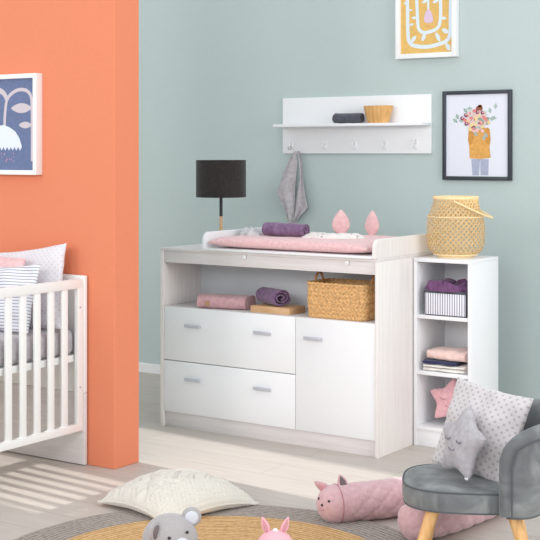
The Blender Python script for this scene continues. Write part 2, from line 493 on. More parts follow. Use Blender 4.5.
def ear_bm(w, h, T):
    def rad(a): 
        return 1
    bm = bmesh.new(); n = 28; m = 10
    for side in (-1, 1):
        rows = []
        for i in range(n+1):
            t = i/n
            half = w/2*(math.sin(PI*t**.72)**.8*(1-.0*t))+.0001
            if t < .06: half = max(half, w*.2)
            row = []
            for j in range(m+1):
                u = math.sin((-1+2*j/m)*PI/2)
                wv = noise.noise(Vector((u*2, t*9, side)))*.003*(1-u*u)
                row.append((half*u, side*(T/2*math.sqrt(max(0, 1-u*u))*math.sin(PI*min(1, t*.9+.1))**.5+wv), h*t))
            rows.append(row)
        grid(bm, rows)
    bmesh.ops.remove_doubles(bm, verts=bm.verts, dist=.0006); return bm
for (xx, w, rz) in ((-3.583, .098, .5), (-3.392, .090, -.1)):
    o = obj('ear', ear_bm(w, .135, .035), m_pink, pd); o.location = (xx+3.545, 5.955-5.66, .054); o.rotation_euler = (math.radians(-4), 0, rz)

# things lying on the mat
PT = DT+.0125+.056
def roll_obj(name, L, R, m, loc, rz, label, cat, seed=1, turns=2.4, sag=.8, t=.009, group=None):
    bm = cyl_roll(L, R, turns=turns, seed=seed, sag=sag, t=t)
    z = zmin(bm)
    for v in bm.verts: v.co.z -= z-t/2
    o = thicken(obj(name, bm, m), t*.8); o.location = loc; o.rotation_euler = (0, 0, rz)
    return tag(o, label, cat, group)
roll_obj('rolled_cloth', .24, .037, m_purple, (-3.72, 5.62, PT-.002), math.radians(6), 'purple rolled muslin cloth lying on the pink changing mat', 'cloth', 3)
def heap(W, D_, Hh, m, seed, name, loc, rz, label, cat, freq=3.0, nn=40, base=.006):
    """a loosely crumpled cloth: folded sheet with an uneven outline and a top of ridges"""
    bm = bmesh.new(); top = []; bot = []
    for i in range(nn+1):
        u = -1+2*i/nn; tr = []; br = []
        for j in range(nn+1):
            v = -1+2*j/nn
            # square to rounded blob
            x = u*math.sqrt(1-v*v*.35); y = v*math.sqrt(1-u*u*.35)
            o1 = noise.noise(Vector((u*1.7+seed, v*1.7, 0)))*.16
            x *= 1+o1; y *= 1+o1
            e = 1-max(abs(u), abs(v))
            k = min(1, e*5)**.5
            h = .62+.6*noise.noise(Vector((u*freq*.7+seed, v*freq*.9, 4)))-.55*max(0, 1-abs(noise.noise(Vector((u*freq*.8+seed, v*freq*.5, 9))))*9)*.5
            tr.append((W/2*x, D_/2*y, base*k+Hh*k*max(.08, h))); br.append((W/2*x, D_/2*y, 0))
        top.append(tr); bot.append(br)
    grid(bm, top); grid(bm, bot)
    bmesh.ops.remove_doubles(bm, verts=bm.verts, dist=.0005)
    o = obj(name, bm, m); o.location = loc; o.rotation_euler = (0, 0, rz)
    return tag(o, label, cat)
heap(.34, .20, .020, m_musprint, 3, 'muslin_cloth', (-3.475, 5.70, PT-.001), .1, 'crumpled ivory muslin cloth with a small print on the pink changing mat', 'cloth')
heap(.15, .2, .036, m_greyprint, 8, 'muslin_cloth', (-3.94, 5.66, PT-.001), .2, 'pale grey printed cloth between the left tray wing and the purple roll', 'cloth')

# ------------------------------------------------------------------ lamp on the dresser
lp = on_y(221, 231, 5.70)
la = thing('table_lamp', 'table lamp with a black drum shade and black and wood pole', 'lamp', (lp.x, 5.70, DT))
zt = CH-(160-HZ)*7.165/F_-DT; zb = CH-(196.5-HZ)*7.165/F_-DT; zj = CH-(215.5-HZ)*7.165/F_-DT
bm = bmesh.new(); lathe(bm, [(0, 0), (.068, 0), (.07, .004), (.068, .010), (.02, .014), (0, .014)], 40); obj('base', bm, m_black, la)
bm = bmesh.new(); lathe(bm, [(0, .012), (.0085, .012), (.0085, zj), (0, zj)], 20); obj('lower_pole', bm, m_oak, la, label='light wood lower pole')
bm = bmesh.new(); lathe(bm, [(0, zj), (.0088, zj), (.0088, zb+.05), (0, zb+.05)], 20); obj('upper_pole', bm, m_black, la, label='black upper pole')
bm = bmesh.new(); R = .1385
lathe(bm, [(R-.002, zb), (R, zb), (R, zt), (R-.002, zt), (R-.002, zb)][:4], 72)
for f in [f for f in bm.faces if len(f.verts) > 4]: bm.faces.remove(f)
rows = [[Vector(((R-.002)*math.cos(a), (R-.002)*math.sin(a), z)) for a in [2*PI*k/72 for k in range(72)]] for z in (zb, zt)]
grid(bm, rows, closev=True)
sh = obj('lamp_shade', bm, m_blackfab, la, recalc=False)
bm = bmesh.new()
for z in (zb+.03,):
    for k in range(3):
        a = 2*PI*k/3; tube(bm, [(0, 0, z), (R*.99*math.cos(a), R*.99*math.sin(a), z)], .0015, 6)
obj('shade_spider', bm, m_black, sh)
bm = bmesh.new(); lathe(bm, [(0, zb+.05), (.014, zb+.05), (.016, zb+.08), (.03, zb+.115), (.026, zb+.145), (0, zb+.155)], 20); obj('bulb', bm, m_bulb, la)

# ------------------------------------------------------------------ niche contents
NZ = .643
def folded_textile(name, L, D_, Hh, m, loc, rz, label, cat, seed, layers=3, amp=1.0):
    bm = bmesh.new()
    for q in range(layers):
        z0 = Hh*q/layers; z1 = Hh*(q+1)/layers*.995; n = 20; rows = []
        for i in range(n+1):
            x = -L/2+L*i/n; row = []
            for k in range(20):
                a = 2*PI*k/20
                cy = (abs(math.cos(a))**.55)*(1 if math.cos(a) >= 0 else -1)
                cz = (abs(math.sin(a))**.7)*(1 if math.sin(a) >= 0 else -1)
                off = noise.noise(Vector((x*16+seed, q*3.1, a*.8)))*.006*amp
                sc = 1-.05*(q == 1)
                row.append((x*(1+.02*noise.noise(Vector((a, q, seed)))), (D_/2*sc)*cy+off, (z0+z1)/2+(z1-z0)/2*cz+ (off*.6 if q == layers-1 and cz > .2 else 0)))
            rows.append(row)
        V = grid(bm, rows, closev=True); bm.faces.new(V[0][::-1]); bm.faces.new(V[-1])
    o = obj(name, bm, m); o.location = loc; o.rotation_euler = (0, 0, rz); tag(o, label, cat); return o
t = folded_textile('folded_blanket', .275, .15, .070, m_pinkcloth, (-3.985, 5.455, NZ), math.radians(12), 'dusty pink folded blanket with a small tan label in the niche', 'blanket', 2, 1)
obj('label_patch', B(-.088, -.062, -.0815, -.0785, .018, .044, bev=.0005), m_leather, t, label='small square tan label')
wb = tag(obj('wooden_block', B(-.12, .12, -.075, .075, 0, .034, bev=.002), m_oak), 'flat oak box in the niche beneath a purple cloth roll', 'box')
wb.location = (-3.665, 5.465, NZ); wb.rotation_euler = (0, 0, math.radians(-1))
roll_obj('rolled_cloth', .19, .047, m_purple, (-3.70, 5.47, NZ+.034), math.radians(-28), 'purple rolled muslin cloth on the flat oak box in the niche', 'cloth', 9, sag=.78, turns=3)
def basket():
    W, D_, Hh = .335, .22, .170
    b = thing('wicker_basket', 'brown wicker basket with two loop handles in the dresser niche', 'basket', (-3.265, 5.485, NZ))
    def outline(s, w, dd, r):
        # rounded rectangle, s in 0..1
        hw, hd = w/2-r, dd/2-r
        segs = [(2*hd, 'r'), (PI*r/2, 'c0'), (2*hw, 't'), (PI*r/2, 'c1'), (2*hd, 'l'), (PI*r/2, 'c2'), (2*hw, 'b'), (PI*r/2, 'c3')]
        L = sum(q[0] for q in segs); x = s*L
        for q, (ln, nm) in enumerate(segs):
            if x <= ln or q == 7: break
            x -= ln
        f = x/ln
        if nm == 'r': return (w/2, -hd+2*hd*f, 1, 0)
        if nm == 't': return (hw-2*hw*f, dd/2, 0, 1)
        if nm == 'l': return (-w/2, hd-2*hd*f, -1, 0)
        if nm == 'b': return (-hw+2*hw*f, -dd/2, 0, -1)
        k = int(nm[1]); a = PI/2*(k+f); cc = [(hw, hd), (-hw, hd), (-hw, -hd), (hw, -hd)][k]
        return (cc[0]+r*math.cos(a), cc[1]+r*math.sin(a), math.cos(a), math.sin(a))
    bm = bmesh.new(); NU, NV = 420, 72; rows = []
    for j in range(NV+1):
        v = j/NV; z = Hh*v; row = []
        for i in range(NU):
            s = i/NU
            fl = 1+.03*math.sin(v*PI)+.02*v
            x, y, nx, ny = outline(s, W*fl-.0, D_*fl, .035)
            band = v*8; bi = math.floor(band); ph = (band-bi)
            # chevron braid: slanted strands alternating direction in each band
            sl = (s*46+(ph if bi % 2 == 0 else -ph)*.9) % 1.0
            h = (math.sin(PI*sl)**.6)*.6+(math.sin(PI*ph)**.5)*.4
            off = .0085*h-.006
            if v < .03: off -= .004*(1-v/.03)
            row.append((x+nx*off, y+ny*off, z))
        rows.append(row)
    # inner wall
    for j in range(12):
        v = 1-j/11*.97; row = []
        for i in range(NU):
            x, y, nx, ny = outline(i/NU, W*(1+.02*v)-.014, D_*(1+.02*v)-.014, .03); row.append((x, y, Hh*v+(0 if j else .002)))
        rows.append(row)
    V = grid(bm, rows, closev=True); bm.faces.new(V[-1]); bm.faces.new(V[0][::-1])
    obj('body', bm, m_wicker, b)
    bm = bmesh.new(); ring = []
    for i in range(160):
        x, y, nx, ny = outline(i/160, W*1.03, D_*1.03, .035); ring.append((x, y, Hh+.001+.002*math.sin(i*PI/2)))
    tube(bm, ring, .0065, 8, closed=True); obj('rim', bm, m_wicker, b)
    for sx in (-1, 1):
        bm = bmesh.new(); xx = sx*(W/2-.004)
        pts = [(xx, .036*math.cos(a)*1.0, Hh-.02+.068*math.sin(a)**.8) for a in [PI*k/16 for k in range(17)]]
        pts = [(xx, .036, Hh-.05)]+pts+[(xx, -.036, Hh-.05)]
        tube(bm, pts, .006, 8); obj('handle', bm, m_wickerh, b)
    return b
bk = basket(); bk.rotation_euler = (0, 0, math.radians(-1))

# ------------------------------------------------------------------ tower shelf
TX0, TX1, TF, TB, TZ = -3.006, -2.692, 5.70, 6.02, .936
tw = thing('shelf_unit', 'narrow white open shelf tower standing beside the dresser', 'shelf', ((TX0+TX1)/2, (TF+TB)/2, 0))
tx, ty = (TX0+TX1)/2, (TF+TB)/2
def tp(name, x0, x1, y0, y1, z0, z1, m=m_white, label=None):
    return obj(name, B(x0-tx, x1-tx, y0-ty, y1-ty, z0, z1, bev=.0012), m, tw, label=label)
tp('side_panel', TX0, TX0+.018, TF, TB, 0, TZ-.018); tp('side_panel', TX1-.018, TX1, TF, TB, 0, TZ-.018)
tp('top_panel', TX0, TX1, TF-.001, TB, TZ-.018, TZ)
for z in (.654, .374, .098): tp('shelf', TX0+.018, TX1-.018, TF+.002, TB-.012, z-.018, z)
tp('back_panel', TX0+.018, TX1-.018, TB-.012, TB-.004, .0, TZ-.018)
tp('plinth', TX0+.018, TX1-.018, TF+.01, TF+.025, 0, .08)

# bamboo lantern
LX, LY = -2.853, 5.862
lt = thing('bamboo_lantern', 'round woven bamboo lantern with a loop handle on the white shelf tower', 'lantern', (LX, LY, TZ))
def lan_r(z):     # body radius over height 0..0.305
    P = [(0, .086), (.012, .1), (.03, .128), (.06, .142), (.11, .1455), (.165, .145), (.205, .139), (.235, .126), (.27, .114), (.305, .110)]
    for (a, ra), (b, rb) in zip(P, P[1:]):
        if z <= b:
            f = (z-a)/(b-a); return ra+(rb-ra)*f
    return P[-1][1]
bm = bmesh.new(); NS = 34; z0, z1 = .014, .30
for fam in (-1, 1):
    for k in range(NS):
        a0 = 2*PI*k/NS; nn = 40; rows = []
        for i in range(nn+1):
            f = i/nn; z = z0+(z1-z0)*f; a = a0+fam*f*PI*.62
            r = lan_r(z)+.0012*math.sin(f*NS*.62*PI+ (PI/2 if fam > 0 else -PI/2))*1.0+fam*.0006
            w = .0043/r
            rows.append([(r*math.cos(a-w), r*math.sin(a-w), z), (r*math.cos(a+w), r*math.sin(a+w), z)])
        grid(bm, rows)
bmesh.ops.solidify(bm, geom=bm.faces[:], thickness=.0012)
obj('woven_body', bm, m_bamboo, lt)
for z, rr, hh in ((.300, lan_r(.3)+.002, .012), (.205, lan_r(.205)+.002, .005), (.016, lan_r(.016)+.001, .006)):
    bm = bmesh.new()
    rows = [[((rr+o)*math.cos(a), (rr+o)*math.sin(a), z+dz) for a in [2*PI*k/64 for k in range(64)]] for o, dz in ((0, -hh/2), (.003, -hh/2), (.003, hh/2), (0, hh/2))]
    grid(bm, rows, closeu=True, closev=True)
    obj('hoop', bm, m_bamboo, lt)
bm = bmesh.new(); lathe(bm, [(0, 0), (.086, 0), (.088, .004), (.088, .016), (.08, .018), (0, .018)], 48); obj('base_disc', bm, m_bamboo, lt)
bm = bmesh.new(); rt = Vector((CS, SN, 0)); tc_ = Vector((SN, -CS, 0))
ax = (tc_-rt*.22).normalized(); dr_ = (rt+tc_*.2+Vector((0, 0, -.48))).normalized()
pts = []
for k in range(33):
    a = PI*k/32
    pts.append(Vector((0, 0, .285))+ax*.122*math.cos(a)+dr_*.20*math.sin(a)**.9)
tube(bm, pts, .0085, 8, squash=.6); obj('handle', bm, m_bamboo, lt)

# fabric box with cloth
fb = thing('fabric_box', 'white storage box with mauve stripes on the top shelf of the tower', 'box', (-2.836, 5.79, .654))
W, D_, Hh = .225, .16, .122
obj('box_body', B(-W/2, W/2, -D_/2, D_/2, 0, Hh, bev=.004), m_boxdark, fb)
obj('striped_front', B(-W/2+.003, W/2-.003, -D_/2-.003, -D_/2+.001, .006, Hh-.01, bev=.001), m_boxstripe, fb, label='white front with mauve stripes')
obj('top_binding', B(-W/2-.002, W/2+.002, -D_/2-.004, -D_/2+.004, Hh-.01, Hh+.002, bev=.001), m_boxdark, fb, label='dark grey binding')
heap(.25, .19, .05, m_aub, 5, 'muslin_cloth', (-2.845, 5.79, .654+Hh+.001), 0, 'aubergine cloth heaped on the striped box in the tower', 'cloth', 2.2)
# stack of folded clothes
folded_textile('folded_clothes', .225, .17, .034, m_ivory, (-2.85, 5.80, .375), 0, 'ivory folded baby clothes at the bottom of the stack on the tower shelf', 'clothes', 4, 2, 1.8)
folded_textile('folded_clothes', .18, .15, .02, m_navy, (-2.875, 5.79, .409), .05, 'navy folded garment between ivory clothes and the blush knit', 'clothes', 6, 1)
folded_textile('folded_clothes', .215, .16, .055, m_blush, (-2.835, 5.80, .429), -.06, 'blush folded knit on top of the stack on the tower shelf', 'clothes', 11, 1, 2.2)

def star_face(parent, m, y, eye_dx=.035, ez=.012, mz=-.02, s=1.0, lashes=True):
    for sx in (-1, 1):
        bm = bmesh.new()
        pts = [(sx*eye_dx+s*.014*math.cos(a), y, ez+s*.008*math.sin(a)) for a in [PI+PI*k/10 for k in range(11)]]
        tube(bm, pts, .0013, 6)
        for k in (3, 5, 7):
            a = PI+PI*k/10; p = Vector((sx*eye_dx+s*.014*math.cos(a), y, ez+s*.008*math.sin(a)))
            tube(bm, [p, p+Vector((s*.006*math.cos(a), 0, s*.006*math.sin(a)))], .001, 5)
        obj('closed_eye', bm, m, parent)
    bm = bmesh.new(); pts = [(s*.016*math.cos(a), y, mz+s*.007*math.sin(a)) for a in [PI+PI*k/10 for k in range(11)]]
    tube(bm, pts, .0013, 6); obj('mouth', bm, m, parent)
def star_cushion(Ro, Ri, T, m, mthread, M4, label, s=1.0):
    st = thing('star_cushion', label, 'cushion'); st.matrix_world = M4
    bm = puffy(star_radius(Ro, Ri), T, n=140, m=14, power=.5, base=Ro*1.1)
    obj('star_body', bm, m, st); star_face(st, mthread, -T/2*1.0, s=s, eye_dx=.034*s, ez=.012*s, mz=-.022*s)
    return st
# pink star in the lowest compartment
M4 = frame_mat((-2.848, 5.80, .098+.122), (.97, .2, -.10), (.10, .22, 1))
st = star_cushion(.135, .072, .07, m_starpink, m_seampink, M4, 'pink star-shaped cushion with a sleeping face in the lowest tower compartment')

# ------------------------------------------------------------------ wall shelf
SX0, SX1, SZ0, SZ1 = -4.372, -3.354, 1.457, 1.797
ws = thing('wall_shelf', 'white wall shelf with a narrow board and five coat hooks', 'shelf', ((SX0+SX1)/2, WALL_Y, SZ0))
wx, wy = (SX0+SX1)/2, WALL_Y
obj('back_panel', B(SX0-wx, SX1-wx, -.018, 0, 0, SZ1-SZ0, bev=.0015), m_white, ws)
BF = 6.465
obj('shelf_board', B(SX0-wx, SX1-wx, BF-wy, -.018, 1.617-SZ0, 1.634-SZ0, bev=.0015), m_white, ws)
hooks = [-4.30, -4.06, -3.855, -3.65, -3.45]
for hx in hooks:
    bm = bmesh.new(); x = hx-wx; zc = 1.506-SZ0
    box(bm, x-.011, x+.011, -.022, -.018, zc-.026, zc+.026, bev=.0015)
    tube(bm, catmull([(x, -.02, zc-.004), (x, -.038, zc-.014), (x, -.052, zc-.006), (x, -.054, zc+.012)], 5), .0042, 8)
    ball(bm, (x, -.054, zc+.013), .0065, u=12, v=8)
    tube(bm, catmull([(x, -.02, zc+.012), (x, -.034, zc+.018), (x, -.04, zc+.03)], 5), .004, 8); ball(bm, (x, -.04, zc+.031), .006, u=12, v=8)
    obj('coat_hook', bm, m_white, ws)
roll_obj('rolled_towel', .185, .027, m_charcoal, (-3.868, 6.515, 1.634), 0, 'charcoal rolled towel on the wall shelf beside the wooden bowl', 'towel', 12, turns=2.4, sag=.9)
bl = thing('wooden_bowl', 'light wooden flared bowl standing on the wall shelf', 'bowl', (-3.765, 6.517, 1.634))
bm = bmesh.new(); lathe(bm, [(0, 0), (.058, 0), (.062, .004), (.088, .100), (.083, .101), (.056, .008), (0, .008)], 48, sx=1, sy=.58)
obj('bowl_body', bm, m_bowl, bl)
bl.location.x = -3.668; bl.scale = (1.1, 1.0, 1.0)
# hanging cloth
def hanging():
    hx = hooks[0]; top = Vector((hx, WALL_Y-.058, 1.497))
    bm = bmesh.new(); 
    # big front flap: fan of folds falling from the hook; built as a grid of s (across) and t (down)
    def sheet(left, mid, right, depth, seed):
        n, m = 26, 36; rows = []
        for j in range(m+1):
            t = j/m; row = []
            L = left(t); Rr = right(t)
            for i in range(n+1):
                s = i/n; x = L[0]+(Rr[0]-L[0])*s; z = L[1]+(Rr[1]-L[1])*s - .012*math.sin(PI*s)*t
                y = WALL_Y-.05+depth+ .014*math.sin(s*PI*3+seed)*(t**.5)*(1-.4*t)+.006*noise.noise(Vector((s*5+seed, t*3, 0)))
                y = min(y, WALL_Y-.006) if z < SZ0 else min(y, WALL_Y-.026)
                row.append((x, y, z))
            rows.append(row)
        grid(bm, rows)
    def path(P):
        L = [0]
        for p, q in zip(P, P[1:]): L.append(L[-1]+math.hypot(q[0]-p[0], q[1]-p[1]))
        def f(t):
            d_ = t*L[-1]; i = 0
            while i < len(P)-2 and L[i+1] < d_: i += 1
            k = (d_-L[i])/(L[i+1]-L[i]); return (P[i][0]+(P[i+1][0]-P[i][0])*k, P[i][1]+(P[i+1][1]-P[i][1])*k)
        return f
    def W(px, py):
        p = on_y(px, py, WALL_Y-.045); return (p.x, p.z)
    c0 = W(295.5, 151)
    sheet(path([c0, W(290, 160), W(284, 174), W(277.5, 191), W(279.5, 198), W(285, 208), W(289.5, 223)]), None, path([(c0[0]+.010, c0[1]), W(297.5, 165), W(296, 185), W(295.5, 198), W(294.5, 210), W(292, 225)]), -.004, 0)
    sheet(path([(c0[0]+.006, c0[1]), W(299, 165), W(299.5, 175), W(296.5, 190), W(294, 200), W(291.5, 224)]), None, path([(c0[0]+.024, c0[1]), W(300.8, 163), W(302, 175), W(304.5, 190), W(307.8, 208), W(300, 216), W(293, 225)]), .012, 2)
    # the loop on the hook
    tube(bm, [(hx+.012*math.cos(a), WALL_Y-.046+.008*math.sin(a), 1.492+.010*math.sin(a)) for a in [2*PI*k/16 for k in range(16)]], .0022, 6, closed=True)
    return tag(thicken(obj('hanging_cloth', bm, m_greycloth), .003), 'grey muslin cloth hanging from the left hook of the wall shelf', 'cloth')
hanging()

# ------------------------------------------------------------------ pictures
def stroke(bm, pts, w, mi, lay, closed=False, taper=None):
    """ribbon in the XZ plane (front at -y by layer)"""
    n = len(pts); rows = []
    for i in range(n):
        a = pts[max(i-1, 0)]; b = pts[min(i+1, n-1)]
        d_ = Vector((b[0]-a[0], b[1]-a[1])); d_ = d_.normalized() if d_.length else Vector((1, 0))
        nn = Vector((-d_.y, d_.x)); ww = w*(taper(i/(n-1)) if taper else 1)/2
        rows.append([(pts[i][0]+nn.x*ww, lay, pts[i][1]+nn.y*ww), (pts[i][0]-nn.x*ww, lay, pts[i][1]-nn.y*ww)])
    V = grid(bm, rows)
    for row in V:
        for v in row:
            for f in v.link_faces: f.material_index = mi
def leaf(bm, p, q, w, mi, lay, n=10):
    p = Vector(p); q = Vector(q); d_ = q-p; nn = Vector((-d_.y, d_.x)).normalized()*w/2
    up = [p+d_*(i/n)+nn*math.sin(PI*i/n)**.8 for i in range(n+1)]; dn = [p+d_*(i/n)-nn*math.sin(PI*i/n)**.8 for i in range(n-1, 0, -1)]
    poly(bm, [(v.x, lay, v.y) for v in up+dn], mi)
def blob(bm, c, rx, ry, mi, lay, n=18, rot=0, wob=0, seed=0):
    pts = []
    for k in range(n):
        a = 2*PI*k/n; r = 1+wob*noise.noise(Vector((math.cos(a)*2+seed, math.sin(a)*2, seed)))
        x = rx*r*math.cos(a); z = ry*r*math.sin(a)
        pts.append((c[0]+x*math.cos(rot)-z*math.sin(rot), lay, c[1]+x*math.sin(rot)+z*math.cos(rot)))
    poly(bm, pts, mi)
def picture(name, x0, x1, z0, z1, wall, depth, bw, mf, mprint, mats, draw, label, pw=None, matw=0):
    p = thing(name, label, 'picture', ((x0+x1)/2, wall, z0)); w = (x1-x0)/2; h = z1-z0
    bm = bmesh.new(); g = .0005
    box(bm, -w, -w+bw, -depth, -g, 0, h, bev=.0012); box(bm, w-bw, w, -depth, -g, 0, h, bev=.0012)
    box(bm, -w+bw, w-bw, -depth, -g, 0, bw, bev=.0012); box(bm, -w+bw, w-bw, -depth, -g, h-bw, h, bev=.0012)
    obj('picture_frame', bm, mf, p)
    bm = B(-w+bw*.9, w-bw*.9, -depth*.55, -.002, bw*.9, h-bw*.9, bev=0)
    pr = obj('print', bm, mprint, p, smooth=False)
    bm = bmesh.new(); draw(bm, -depth*.55); o = obj('printed_motif', bm, mats, pr, smooth=False, recalc=False)
    return p
# black framed picture: person in a mustard jumper holding flowers
pk = [plain('ink_mustard', (222,164,84), .6, 60, .1, .14), plain('ink_denim', (168,174,196), .6, 60, .1, .08), plain('ink_auburn', (150,82,62), .6, 30, .05),
      plain('ink_sage', (164,184,176), .6, 30, .05), plain('ink_rose', (226,132,132), .6, 30, .05), plain('ink_plum', (122,62,88), .6, 30, .05),
      plain('ink_cream_yellow', (238,210,150), .6, 30, .05), plain('ink_blush', (238,194,190), .6, 30, .05), plain('ink_leaf', (138,164,146), .6, 30, .05), plain('ink_pale_sage', (206,212,208), .6, 30, .05), plain('ink_dark_mustard', (206,144,62), .6, 60, .05, .1)]
fx0, fx1, fz0, fz1 = -3.281, -2.862, 1.308, 1.810
def L2(px, py, wall, xc, zb_):   # picture position -> frame-local x, z
    p = on_y(px, py, wall); return (p.x-xc, p.z-zb_)
def draw_person(bm, y):
    f = lambda px, py: L2(px, py, WALL_Y-.012, (fx0+fx1)/2, fz0)
    l = lambda k: y-.0003*k
    P = lambda pts, mi, k: poly(bm, [(a[0], l(k), a[1]) for a in [f(*q) for q in pts]], mi)
    # crop scale of the photo: 4.9 picture pixels of the crop for one of the photograph
    c = lambda x, yy: (435+x/4.91, 80+yy/4.91)
    P([c(178, 388), c(222, 388), c(216, 468), c(184, 468)], 1, 1); P([c(222, 388), c(264, 388), c(262, 468), c(224, 468)], 1, 1)
    P([c(170, 238), c(200, 232), c(240, 232), c(268, 240), c(272, 300), c(268, 330), c(274, 382), c(220, 388), c(170, 384), c(168, 330), c(166, 290)], 0, 2)
    P([c(166, 240), c(178, 236), c(194, 262), c(188, 300), c(178, 318), c(166, 316), c(162, 290)], 10, 3)
    P([c(268, 240), c(256, 232), c(240, 262), c(246, 300), c(256, 318), c(270, 316), c(274, 290)], 10, 3)
    a = f(*c(218, 140)); blob(bm, a, .021, .018, 2, l(3), wob=.3); blob(bm, f(*c(222, 128)), .013, .008, 2, l(3))
    rnd = random.Random(5)
    for (x, yy, ang) in ((110, 180, 0), (100, 200, 1), (150, 150, 2), (170, 140, 2), (280, 190, 0), (290, 185, 1), (298, 128, 1), (270, 150, 2), (130, 200, 0), (260, 210, 2), (250, 270, 1), (200, 265, 2), (240, 285, 2)):
        p = Vector(f(*c(x, yy))); an = rnd.uniform(0, PI); d2 = Vector((math.cos(an), math.sin(an)))*.017
        leaf(bm, p-d2, p+d2, .014, 3 if rnd.random() < .7 else 8, l(4))
        leaf(bm, p-d2.orthogonal()*.8, p+d2.orthogonal()*.8, .010, 3, l(4.5+.1*(int(x) % 4)))
    for i, (x, yy) in enumerate(((190, 190), (225, 190), (205, 225), (180, 165), (235, 170))): blob(bm, f(*c(x, yy)), .030, .024, 9, l(4.95+.01*i), wob=.4, seed=i)
    for i in range(70):
        an = rnd.uniform(0, 2*PI); rr = math.sqrt(rnd.random())
        p = f(*c(205+62*rr*math.cos(an), 202+52*rr*math.sin(an)))
        blob(bm, p, rnd.uniform(.006, .012), rnd.uniform(.006, .012), rnd.choice([4, 5, 6, 7, 7, 6, 4, 3, 8]), l(5.2+i*.12), n=10, wob=.3, seed=i)
    for (x, yy, mi) in ((205, 185, 6), (228, 210, 4), (190, 215, 6), (210, 245, 7), (235, 250, 7), (152, 172, 5), (155, 215, 5), (134, 188, 5), (235, 160, 5), (210, 158, 5)):
        blob(bm, f(*c(x, yy)), .011, .011, mi, l(14), n=10, wob=.3, seed=x)
        blob(bm, f(*c(x+2, yy-2)), .005, .005, 7, l(14.5), n=8)
picture('framed_picture', fx0, fx1, fz0, fz1, WALL_Y, .022, .021, m_frameblack, m_paper, pk, draw_person, 'black framed picture of a person in mustard jumper behind a bouquet')
# yellow print in a white frame
yk = [plain('ink_pale_blue', (216,228,238), .6, 60, .05), plain('ink_lilac', (218,192,214), .6, 60, .05), plain('ink_apricot', (226,150,100), .6, 60, .05)]
yx0, yx1, yz0 = -3.571, -3.185, 2.004
def draw_yellow(bm, y):
    f = lambda px, py: L2(395+px/7.2, py/7.2, WALL_Y-.03, (yx0+yx1)/2, yz0)
    l = lambda k: y-.0003*k
    S = lambda pts, w, k=1, mi=0: stroke(bm, [(q.x, q.y) for q in catmull([(a[0], a[1], 0) for a in [f(*p) for p in pts]], 8)], w, mi, l(k))
    S([(92, -330), (84, -100), (88, 80), (90, 230), (100, 300), (140, 330), (230, 336), (310, 318), (372, 290), (394, 230), (396, 80), (400, -100), (392, -330)], .022)
    S([(160, -260), (152, -60), (156, 60), (164, 190), (185, 226), (225, 234), (300, 204), (322, 150), (326, 60), (322, -60), (318, -260)], .020, 1.5)
    S([(236, -260), (236, -60), (237, 70)], .013, 2)
    for a, b, w in (((96, 70), (124, 74), .010), ((118, 128), (152, 128), .018), ((100, 182), (134, 172), .014), ((330, 128), (368, 132), .018), ((398, 104), (434, 108), .016), ((334, 208), (386, 236), .026),
                    ((112, 306), (150, 256), .024), ((192, 298), (214, 240), .024), ((290, 232), (322, 300), .024), ((362, 308), (396, 364), .026), ((190, 20), (236, -2), .018), ((268, 20), (318, -6), .020), ((60, 22), (88, 26), .016),
                    ((118, -60), (152, -70), .018), ((330, -70), (368, -66), .018), ((190, -120), (236, -150), .018), ((240, -120), (290, -150), .018), ((398, -120), (434, -116), .016)):
        leaf(bm, f(*a), f(*b), w, 0, l(2.5))
    poly(bm, [(a[0], l(3), a[1]) for a in [f(*q) for q in ((237, 62), (258, 84), (270, 120), (272, 160), (262, 156), (256, 170), (246, 158), (237, 172), (228, 158), (220, 168), (214, 154), (206, 156), (208, 120), (218, 84))]], 1)
    leaf(bm, f(216, 188), f(262, 188), .006, 2, l(3))
m_yel = plain('ochre_print_paper', (222,180,100), .55, 30, .05, .06)
picture('framed_picture', yx0, yx1, yz0, yz0+.50, WALL_Y, .045, .027, m_framewhite, m_yel, yk, draw_yellow, 'white framed ochre print with pale vines hung above the wall shelf')
# blue print on the orange wall
bk_ = [plain('ink_greige', (206,194,200), .6, 60, .05), plain('ink_ice', (226,232,244), .6, 60, .05), plain('ink_mauve', (196,150,180), .6, 60, .05)]
def draw_blue(bm, y):
    f = lambda px, py: L2(px/4.91, 70+py/4.91, PY0-.03, -4.585, 1.355)
    l = lambda k: y-.0003*k
    S = lambda pts, w, k=1, mi=0: stroke(bm, [(q.x, q.y) for q in catmull([(a[0], a[1], 0) for a in [f(*p) for p in pts]], 8)], w, mi, l(k))
    S([(18, 290), (22, 200), (34, 140), (70, 104), (112, 96), (142, 116), (152, 160), (154, 300), (154, 448)], .017)
    S([(34, 150), (10, 110), (-40, 90), (-90, 110), (-120, 170), (-122, 448)], .026, 1.2)
    leaf(bm, f(50, 188), f(154, 186), .048, 0, l(2)); leaf(bm, f(88, 270), f(154, 270), .032, 0, l(2))
    leaf(bm, f(-120, 230), f(-60, 220), .045, 0, l(2)); leaf(bm, f(-118, 300), f(-70, 300), .032, 0, l(2))
    top = [(15, 270), (45, 282), (72, 302), (92, 335), (104, 375)]
    teeth = []
    xs = [104-9*i for i in range(24)]
    for i, x in enumerate(xs): teeth.append((x, 378 if i % 2 == 0 else 396))
    left = [(-104, 378), (-86, 335), (-60, 300), (-20, 276)]
    poly(bm, [(a[0], l(3), a[1]) for a in [f(*q) for q in top+teeth+left]], 1)
    rnd = random.Random(2)
    for i in range(26): blob(bm, f(rnd.uniform(-90, 70), rnd.uniform(402, 450)), .0035, .0035, 2, l(3), n=8)
m_blue = plain('dusty_blue_print_paper', (100,114,152), .55, 60, .08, .1)
pb = picture('framed_picture', -4.80, -4.37, 1.355, 1.843, PY0, .045, .022, m_framewhite, m_blue, bk_, draw_blue, 'white framed blue flower print on the orange wall')

